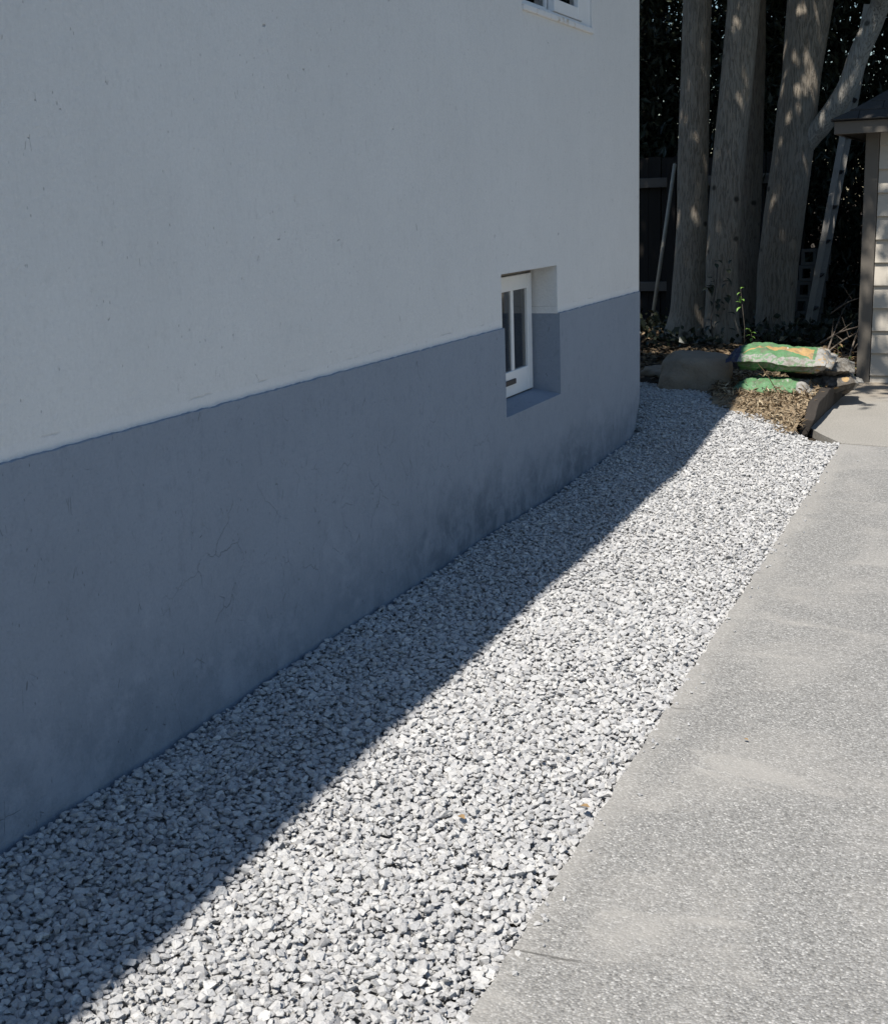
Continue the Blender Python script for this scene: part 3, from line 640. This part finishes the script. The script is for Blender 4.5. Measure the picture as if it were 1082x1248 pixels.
# ------------------------------------------------------------------ ladder
la, lb = at(981, 420, 13.5), at(1056, 5, 13.5); la.z = ground_z(la.x, la.y); ld = (lb - la); LL = ld.length; ld.normalize()
ladder = thing('ladder', 'grey aluminium extension ladder standing behind the shed eave', 'ladder', la)
ux = Vector((ld.z, 0, -ld.x)).normalized()
def lrail(y0, y1, w, mat):
    mb = MB(); a = ux * w / 2
    for (u0, u1, yy0, yy1) in ((-1, 1, y0, y0 + .006), (-1, -.84, y0 + .006, y1), (.84, 1, y0 + .006, y1)):
        vs = [Vector((0, yy, 0)) + a * u + ld * s_ for s_ in (0, LL) for u in (u0, u1) for yy in (yy0, yy1)]
        mb.add(vs, [(0, 1, 3, 2), (4, 6, 7, 5), (0, 4, 5, 1), (2, 3, 7, 6), (0, 2, 6, 4), (1, 5, 7, 3)])
    return mb.build('rail', mat, ladder)
lrail(0, .03, .058, M['alu']); lrail(.47, .50, .058, M['dark_alu'])
k = .22
while k < LL - .1:
    c = ld * k; mb = MB(); ro = [(-.021, .015), (.021, .015), (0, -.023)]
    vs = [c + ux * a + ld * b + Vector((0, yy, 0)) for yy in (-.007, .507) for a, b in ro]; mb.add(vs, [(0, 1, 4, 3), (1, 2, 5, 4), (2, 0, 3, 5)])
    mb.build('rung', M['dark_slot'], ladder); k += .348

# ------------------------------------------------------------------ boulder
def blob(name, mat, scale, seed, parent, sub_=4, rough=.22, flat=None, pw_=2.0):
    bm = bmesh.new(); bmesh.ops.create_icosphere(bm, subdivisions=sub_, radius=1)
    for v in bm.verts:
        d = v.co.normalized(); k = (abs(d.x) ** pw_ + abs(d.y) ** pw_ + abs(d.z) ** pw_) ** (-1 / pw_) * (1 + rough * fbm(d.x * 1.3 + seed, d.y * 1.3, d.z * 1.3, 5))
        if flat: k = min(k, flat / max(abs(d.z), .01)) if d.z > 0 else k
        v.co = Vector((d.x * k * scale[0], d.y * k * scale[1], d.z * k * scale[2]))
    me = bpy.data.meshes.new(name); bm.to_mesh(me); bm.free(); me.materials.append(mat); me.polygons.foreach_set('use_smooth', [True] * len(me.polygons))
    o = bpy.data.objects.new(name, me); COL.objects.link(o); o.parent = parent; return o
c = at(846, 470, 9.62)
rk = blob('boulder', M['rock'], (.265, .23, .29), 4.6, None, 5, .17, .95, 3.6); rk.rotation_euler = (.05, .06, .35); rk.location = (c.x, c.y, c.z - .03)
tag(rk, 'large brown boulder in the shade between the gravel and the trunks', 'rock')
for (px, py, yy, s_, lab) in ((798, 472, 10.1, .09, 'small dark stone half buried left of the large boulder'),):
    c = at(px, py, yy); o = blob('stone', M['rock'], (s_ * 1.3, s_, s_ * .6), 5.1, None, 3, .3); o.location = (c.x, c.y, ground_z(c.x, c.y) + .02); tag(o, lab, 'rock')

# ------------------------------------------------------------------ planting bed with straw, timber edging
bed = MB(); BP = [(-1.86, 8.80), (-1.66, 8.56), (-1.40, 8.24), (-1.235, 8.10), (-1.235, 9.0), (-1.235, 10.1), (-1.5, 10.4), (-2.0, 10.4), (-2.05, 9.5)]
bx = np.arange(-2.1, -1.2, .05); by = np.arange(8.15, 10.45, .05); BX, BY = np.meshgrid(bx, by); BI = inside(BX, BY, BP)
def bed_z(x, y): return .03 + .10 * ss(8.2, 8.9, y) + .03 * fbm(x * 6, y * 6, 2) + .02 * fbm(x * 20, y * 20, 5)
fs = [(j * len(bx) + i, j * len(bx) + i + 1, (j + 1) * len(bx) + i + 1, (j + 1) * len(bx) + i) for j in range(len(by) - 1) for i in range(len(bx) - 1) if BI[j:j + 2, i:i + 2].any()]
bed.add([(x, y, bed_z(x, y)) for y in by for x in bx], fs)
tag(bed.build('planting_bed', M['mulch'], smooth=True), 'dry mulch bed in front of the bags', kind='structure')
r = np.random.default_rng(9); n = 5200; x = r.uniform(-2.1, -1.15, n); y = r.uniform(8.1, 10.2, n); k = inside(x + r.normal(0, .03, n), y + r.normal(0, .04, n), BP); x, y = x[k], y[k]
pc = np.stack([x, y, [bed_z(a, b) + .008 + .02 * abs(random.gauss(0, 1)) for a, b in zip(x, y)]], 1)
so_ = leaves('straw_litter', pc, .05, M['straw'], r, aspect=.22, up=.5); tag(so_, 'dry straw and leaf litter over the mulch bed', kind='stuff')
# timber edging, weathered and twisted
mb = MB(); A = Vector((-1.245, 8.47, 0)); Bq = Vector((-1.205, 10.0, 0)); n = 24; vs = []
for i in range(n + 1):
    t_ = i / n; p = A.lerp(Bq, t_); h = .155 * (.45 + .55 * ss(0, .14, t_)) * (1 + .12 * fbm(t_ * 5, 0, 7)); lean = .05 * (1 - t_); w = .034
    wob = .006 * fbm(t_ * 9, 3, 1)
    vs += [(p.x - w + wob, p.y, -.05), (p.x + w + wob, p.y, -.05), (p.x + w + lean + wob, p.y, h), (p.x - w + lean + wob, p.y, h + .006)]
fs = [(0, 1, 2, 3), tuple(4 * n + k for k in (3, 2, 1, 0))]
for i in range(n): fs += [(4 * i + j, 4 * i + (j + 1) % 4, 4 * i + 4 + (j + 1) % 4, 4 * i + 4 + j) for j in range(4)]
tag(mb.add(vs, fs).build('timber_edging', M['timber'], bevel=.008), 'dark rotten timber plank edging the mulch bed beside the concrete', 'timber edging')

# ------------------------------------------------------------------ soil bags
def bag_mat(name, style):
    t = NT(name, .58, .3); v = t.coord(); x, y, z = t.sep(v); n1 = t.noise(v, 9, 4, .6); n2 = t.noise(v, 38, 4, .7)
    green = t.mix(n2, (.05, .14, .055), (.12, .24, .12)); white = t.mix(n1, (.16, .156, .145), (.36, .352, .33)); orange = t.mix(n1, (.30, .19, .08), (.40, .27, .12))
    xx = t.math('ADD', x, t.math('MULTIPLY', n1, .05))
    if style == 0:                                      # the top bag: green face, orange swoosh, white skirt with green flecks
        yy = t.math('ADD', y, t.math('MULTIPLY', n1, .03))
        c = t.mix(t.rng(yy, -.155, -.150), t.mix(t.math('MULTIPLY', t.rng(n2, .47, .54), .85), white, green), green)
        sw = t.math('ADD', t.math('MULTIPLY', t.math('MULTIPLY', x, x), -1.1), -.035)      # curved band
        dv = t.math('ABSOLUTE', t.math('SUBTRACT', yy, sw)); wv = t.rng(x, -.24, .16, .006, .062)
        band = t.math('LESS_THAN', dv, wv); band = t.math('MULTIPLY', band, t.rng(x, .23, .235, 1, 0)); c = t.mix(band, c, orange)
        w1 = t.math('MULTIPLY', t.math('LESS_THAN', t.math('ABSOLUTE', t.math('SUBTRACT', x, .075)), .035), t.math('LESS_THAN', t.math('ABSOLUTE', t.math('ADD', y, .035)), .014))
        w1 = t.math('MULTIPLY', w1, t.rng(t.noise(t.coord((60, 8, 8)), 1.2, 1), .46, .5)); c = t.mix(w1, c, (.8, .8, .78))
        low = t.math('MULTIPLY', t.rng(z, -.005, .0, 1, 0), t.rng(t.math('ADD', n2, t.math('MULTIPLY', x, -.45)), .48, .54)); c = t.mix(low, c, green)
        endp = t.rng(xx, .275, .285); c = t.mix(endp, c, t.mix(t.rng(n2, .55, .6), white, orange))
        dk = t.rng(xx, -.255, -.25, 1, 0); c = t.mix(dk, c, (.03, .035, .075))  # shade on the left end, painted as dark navy
    elif style == 1:                                    # mostly green, white mouth
        c = t.mix(t.rng(n2, .60, .64), green, white); c = t.mix(t.rng(xx, .19, .2), c, white)
        c = t.mix(t.rng(z, -.025, -.02, 1, 0), c, (.09, .085, .08))
    elif style == 2:                                    # dark with small green and orange marks
        c = t.mix(t.rng(n2, .5, .6), (.045, .043, .04), (.09, .085, .08))
        sp = t.vor(t.coord((1, 1, 1)), 13, 'F1', 'Distance'); cl = t.sep(t.vor(t.coord((1, 1, 1)), 13, 'F1', 'Color'))[0]
        on = t.math('MULTIPLY', t.rng(sp, .33, .37, 1, 0), t.rng(t.math('ABSOLUTE', t.math('ADD', z, -.015)), .03, .034, 1, 0))
        c = t.mix(on, c, t.mix(t.rng(cl, .5, .52), green, t.mix(t.rng(cl, .75, .77), orange, white)))
        c = t.mix(t.rng(xx, .21, .22), c, white)
    else:                                               # dirty white with orange and green corner
        c = t.mix(t.rng(n2, .44, .60), t.mix(.5, white, (.15, .14, .12)), (.10, .09, .075)); c = t.mix(t.rng(xx, -.05, -.04, 1, 0), c, orange); c = t.mix(t.rng(xx, -.13, -.12, 1, 0), c, green)
        c = t.mix(t.rng(z, -.02, -.012, 1, 0), c, (.07, .065, .06))
    c = t.mix(t.math('MULTIPLY', t.rng(t.noise(v, 13, 6, .74), .47, .66), .7), c, (.12, .105, .085))
    t.color(c); t.bump(t.math('ADD', t.noise(t.coord((1, 1, 1)), 28, 4, .6, 1.2), t.math('MULTIPLY', n2, .4)), .007, .8); return t.m
def bag(label, loc, L, Wd, Hh, rz, tilt, mat, seed):
    th = thing('soil_bag', label, 'bag', loc, rz, 'bags of soil stacked on the mulch bed'); th.rotation_euler = (tilt[0], tilt[1], rz)
    nu, nv = 60, 28; vs = []; fs = []
    for side in (1, -1):
        for j in range(nv + 1):
            for i in range(nu + 1):
                u, v_ = 2 * i / nu - 1, 2 * j / nv - 1
                pu = (1 - abs(u) ** 7) ** .6; pv = (1 - abs(v_) ** 2.6) ** .6; h = Hh / 2 * pu * pv
                wr = (fbm(u * 5 + seed, v_ * 4, side * 2 + seed, 4) * .009 + (abs(fbm(u * 3.1 + v_ * 1.7, v_ * 2.3 - u, seed + 20, 2)) - .2) * -.030) * (1 + .5 * abs(u) ** 3)
                px_ = u * L / 2 * (1 - .05 * abs(v_) ** 2); py_ = v_ * Wd / 2 * (1 - .10 * abs(u) ** 6)
                edge_ = pu * pv
                vs.append((px_ + .008 * fbm(u * 3, v_ * 3, seed), py_ + .010 * fbm(u * 4, v_ * 2, seed + 9), side * h + (wr if edge_ > .02 else 0) + .020 * fbm(u * 1.3, v_ * 1.3, seed + 4) * (1 - .0) + (.012 * math.sin(v_ * 17 + seed) * abs(u) ** 8)))
        b = 0 if side == 1 else (nu + 1) * (nv + 1)
        for j in range(nv):
            for i in range(nu): q = (b + j * (nu + 1) + i, b + j * (nu + 1) + i + 1, b + (j + 1) * (nu + 1) + i + 1, b + (j + 1) * (nu + 1) + i); fs.append(q if side == 1 else q[::-1])
    me = MB().add(vs, fs); o = me.build('sack', mat, th, smooth=True)
    bm = bmesh.new(); bm.from_mesh(o.data); bmesh.ops.remove_doubles(bm, verts=bm.verts, dist=.0015); bm.to_mesh(o.data); bm.free()
    for s_ in (-1, 1):                                  # flat sealed ends
        m = MB(); k = 16; vv = []
        for j in range(k + 1):
            v_ = 2 * j / k - 1; vv += [(s_ * (L / 2 - .012), v_ * Wd * .43, .016 * math.sin(v_ * 17 + seed) + .004 ), (s_ * (L / 2 + .03), v_ * Wd * .43, .016 * math.sin(v_ * 17 + seed) - .010), ]
        vv += [(a, b, c - .004) for a, b, c in vv]; q = 2 * (k + 1)
        ff = [(2 * j, 2 * j + 1, 2 * j + 3, 2 * j + 2) for j in range(k)] + [(q + 2 * j, q + 2 * j + 2, q + 2 * j + 3, q + 2 * j + 1) for j in range(k)] + [(2 * j + 1, q + 2 * j + 1, q + 2 * j + 3, 2 * j + 3) for j in range(k)]
        m.add(vv, ff).build('seam', mat, th, smooth=True)
    return th
bag('green and white soil bag lying lowest at the front of the stack', at(944, 472, 9.28) + Vector((0, 0, .0)), .50, .36, .13, .02, (.05, .03), bag_mat('bag_print_green', 1), 1.0)
bag('dark soil bag with small green and orange marks, lowest on the right', at(1000, 468, 9.62), .46, .40, .15, .45, (.0, -.16), bag_mat('bag_print_dark', 2), 2.0)
bag('dirty white soil bag with an orange corner, squeezed under the top bag', at(996, 447, 9.66), .46, .40, .11, .12, (.02, -.02), bag_mat('bag_print_pale', 3), 3.0)
bag('large green soil bag with an orange band, on top of the stack', at(952, 436, 9.38), .68, .42, .165, .03, (.10, .05), bag_mat('bag_print_top', 0), 4.0)

# ------------------------------------------------------------------ small plants, twigs, litter
def leaf_obj(p, d, size, mat, parent, w=.4):
    d = Vector(d).normalized(); s_ = d.cross(Vector((0, 0, 1))).normalized(); up = s_.cross(d)
    m = MB(); pr = [(0, 0, 0), (.3, .8, .05), (.6, .9, .04), (1, 0, -.12)]; vs = []
    for a, b, c_ in pr:
        for q in ((-1, 0, 1) if b else (0,)): vs.append(Vector(p) + d * a * size + s_ * q * b * w * size * .5 + up * (c_ + .08 * abs(q)) * size)
    m.add(vs, [(0, 1, 2), (0, 2, 3), (1, 4, 5, 2), (2, 5, 6, 3), (4, 7, 5), (5, 7, 6)])
    o = m.build('leaf', mat, parent); a = o.data.attributes.new('tone', 'FLOAT', 'POINT'); a.data.foreach_set('value', [random.uniform(.3, 1)] * len(o.data.vertices)); return o
def sapling(label, px, py_top, py_base, y, n, ls, seed):
    random.seed(seed); top = at(px, py_top, y); base = at(px + 4, py_base, y); base.z = ground_z(base.x, base.y)
    th = thing('sapling', label, 'plant', base); tp = top - base
    MB().tube([(0, 0, 0), tp * .5 + Vector((.02, 0, 0)), tp], [.0035, .0025, .0015], 6).build('stem', M['dark_bark'], th, smooth=True)
    for k in range(n):
        a = random.uniform(0, 6.283); s_ = 1 - .28 * (k / n) ; leaf_obj(tp * s_, (math.cos(a), math.sin(a) * .5 - .3, random.uniform(-.5, .5)), ls * random.uniform(.7, 1.2), M['young_leaf'], th)
    return th
sapling('young plant with bright green leaves in front of the second trunk', 902, 352, 440, 10.8, 6, .062, 3)
sapling('tiny seedling with green leaves just above the bags', 914, 402, 445, 10.75, 6, .05, 5)
random.seed(11)
# vine on the foot of the second trunk
vb = at(868, 430, 12.3); vb.z = ground_z(vb.x, vb.y)
vine = thing('climbing_vine', 'dark leafy vine climbing the foot of the second trunk', 'plant', vb)
vp = [Vector((0, 0, 0)), at(866, 390, 12.33) - vb, at(872, 350, 12.34) - vb, at(874, 322, 12.33) - vb]
MB().tube(vp, .006, 6).build('stem', M['twig'], vine, smooth=True)
for k in range(34):
    q = vp[0].lerp(vp[-1], random.random() ** .8) + Vector((random.uniform(-.10, .14), random.uniform(-.10, .0), random.uniform(-.1, .1)))
    leaf_obj(q, (random.uniform(-1, 1), random.uniform(-1, 0), random.uniform(-.8, .2)), random.uniform(.06, .11), M['hedge_leaf'], vine, .6)
# leaf litter and ivy on the shaded soil round the trunks
r = np.random.default_rng(21); n = 9000; x = r.uniform(-5.5, -1.2, n); y = r.uniform(9.5, 15, n); k = ~((x > -1.9) & (y < 10.3)) & ~((x < -2.6) & (y < 9.9)); x, y = x[k], y[k]
lit = leaves('leaf_litter', np.stack([x, y, [ground_z(a, b) + .012 for a, b in zip(x, y)]], 1), .06, M['straw'], r, aspect=.6, up=.35, tone=np.repeat(r.uniform(0, .45, len(x)), 4))
tag(lit, 'fallen brown leaves littering the shaded soil round the trunks', kind='stuff')
n = 150; ic = np.stack([r.uniform(-3.9, -1.25, n), r.uniform(12.2, 14.6, n), np.zeros(n)], 1); ic[:, 2] = [ground_z(a, b) + .05 for a, b in ic[:, :2]]
ip = np.repeat(ic, 16, 0) + r.normal(size=(n * 16, 3)) * (.10, .10, .07); ip[:, 2] = np.maximum(ip[:, 2], -.02)
tag(leaves('undergrowth', ip, .075, M['hedge_leaf'], r, aspect=.7), 'low dark ivy covering the ground between the trunks', kind='stuff')
# sticks lying between the bags and the shed
for k, (a, b, ya_, yb_, rr) in enumerate([((1000, 418), (1046, 398), 11.6, 11.3, .010), ((1004, 432), (1052, 402), 11.2, 11.6, .008), ((1018, 440), (1049, 428), 10.9, 11.0, .007), ((1012, 380), (1050, 362), 12.0, 11.6, .008), ((1030, 452), (1046, 400), 10.6, 11.4, .009), ((1006, 440), (1030, 372), 11.3, 11.9, .009)]):
    A, Bv = at(*a, ya_), at(*b, yb_); A.z = max(ground_z(A.x, A.y) + .01, min(A.z, .45)); md = (A + Bv) / 2 + Vector((0, 0, .02)); 
    th = thing('dead_branch', 'bare dead branch in the dark heap between the bags and the shed', 'branch', A, 0, 'dead branches heaped beside the shed')
    limb_mesh([(0, 0, 0), md - A, Bv - A], [rr, rr * .8, rr * .5], k, 7).build('stick', M['twig'], th, smooth=True)
    for j in range(2):
        q = (md - A) * random.uniform(.5, 1.4); MB().tube([q, q + Vector((random.uniform(-.1, .15), random.uniform(-.1, .1), random.uniform(.05, .2)))], [rr * .5, rr * .25], 5).build('twig', M['twig'], th)
for k in range(5):                                       # weeds at the right of the bags
    p = at(1012 + 6 * k, 448 + 2 * k, 10.1 + .1 * k); gz = ground_z(p.x, p.y); th = thing('weed', 'small dry weed with a few leaves at the right end of the bags', 'plant', (p.x, p.y, gz), 0, 'weeds beside the soil bags')
    tp = Vector((random.uniform(-.05, .05), random.uniform(-.04, .04), random.uniform(.2, .36))); MB().tube([(0, 0, 0), tp], [.005, .002], 5).build('stem', M['twig'], th)
    for j in range(7): leaf_obj(tp * random.uniform(.35, 1), (random.uniform(-1, 1), random.uniform(-1, 1), random.uniform(-.3, .6)), random.uniform(.035, .07), M['young_leaf'] if (k + j) % 4 == 0 else M['dead_leaf'], th)
# dry grass stalks over the bed
for k, (a, b, c_) in enumerate([((918, 500), (902, 484), (898, 481)), ((920, 502), (909, 482), (899, 480)), ((953, 481), (935, 458), (923, 443)), ((915, 498), (905, 486), (897, 483))]):
    q = [at(*a, 8.95), at(*b, 8.98), at(*c_, 9.02)]; q[0].z = bed_z(q[0].x, q[0].y); th = thing('grass_stalk', 'thin dry grass stalk bending over the mulch in front of the bags', 'grass stalk', q[0], 0, 'dry stalks in the mulch bed')
    limb_mesh([p - q[0] for p in q], [.0035, .003, .002], k, 6).build('stem', M['straw'], th)
# pierced concrete block stack in the dark, and a fallen white strip
bk = at(984, 345, 14.0)
blk = thing('screen_block', 'grey pierced screen block standing in the dark between trunk and ladder', 'block', (bk.x, bk.y, ground_z(bk.x, bk.y)), .2)
for r_ in range(5):
    for c_ in range(2):
        m = MB(); x0, z0 = c_ * .15 - .15 + .02 * r_ , r_ * .17; 
        for (a, b, c2, d) in ((0, .145, 0, .03), (0, .145, .135, .165), (0, .03, .03, .135), (.115, .145, .03, .135)): m.box(x0 + a, x0 + b, 0, .07, z0 + c2, z0 + d)
        m.build('block_frame', M['block'], blk)
# brown leaves on the stones and the driveway
for (px, py, on, lab) in ((712, 984, 'gravel', 'curled brown leaf on the gravel near the driveway edge'), (563, 996, 'gravel', 'tan leaf fragment lying on the sunlit gravel'), (911, 902, 'drive', 'small brown leaf scrap on the driveway')):
    d = RW @ Vector((px - CX, -(py - CY), -F)); zt = .012 if on == 'gravel' else .004; p = CAM + d * ((zt - CAMH) / d.z)
    th = thing('dry_leaf', lab, 'leaf', p); leaf_obj((-.012, 0, .002), (1, random.uniform(-.5, .5), .15), .028 if on == 'gravel' else .016, M['dead_leaf'], th, .7)
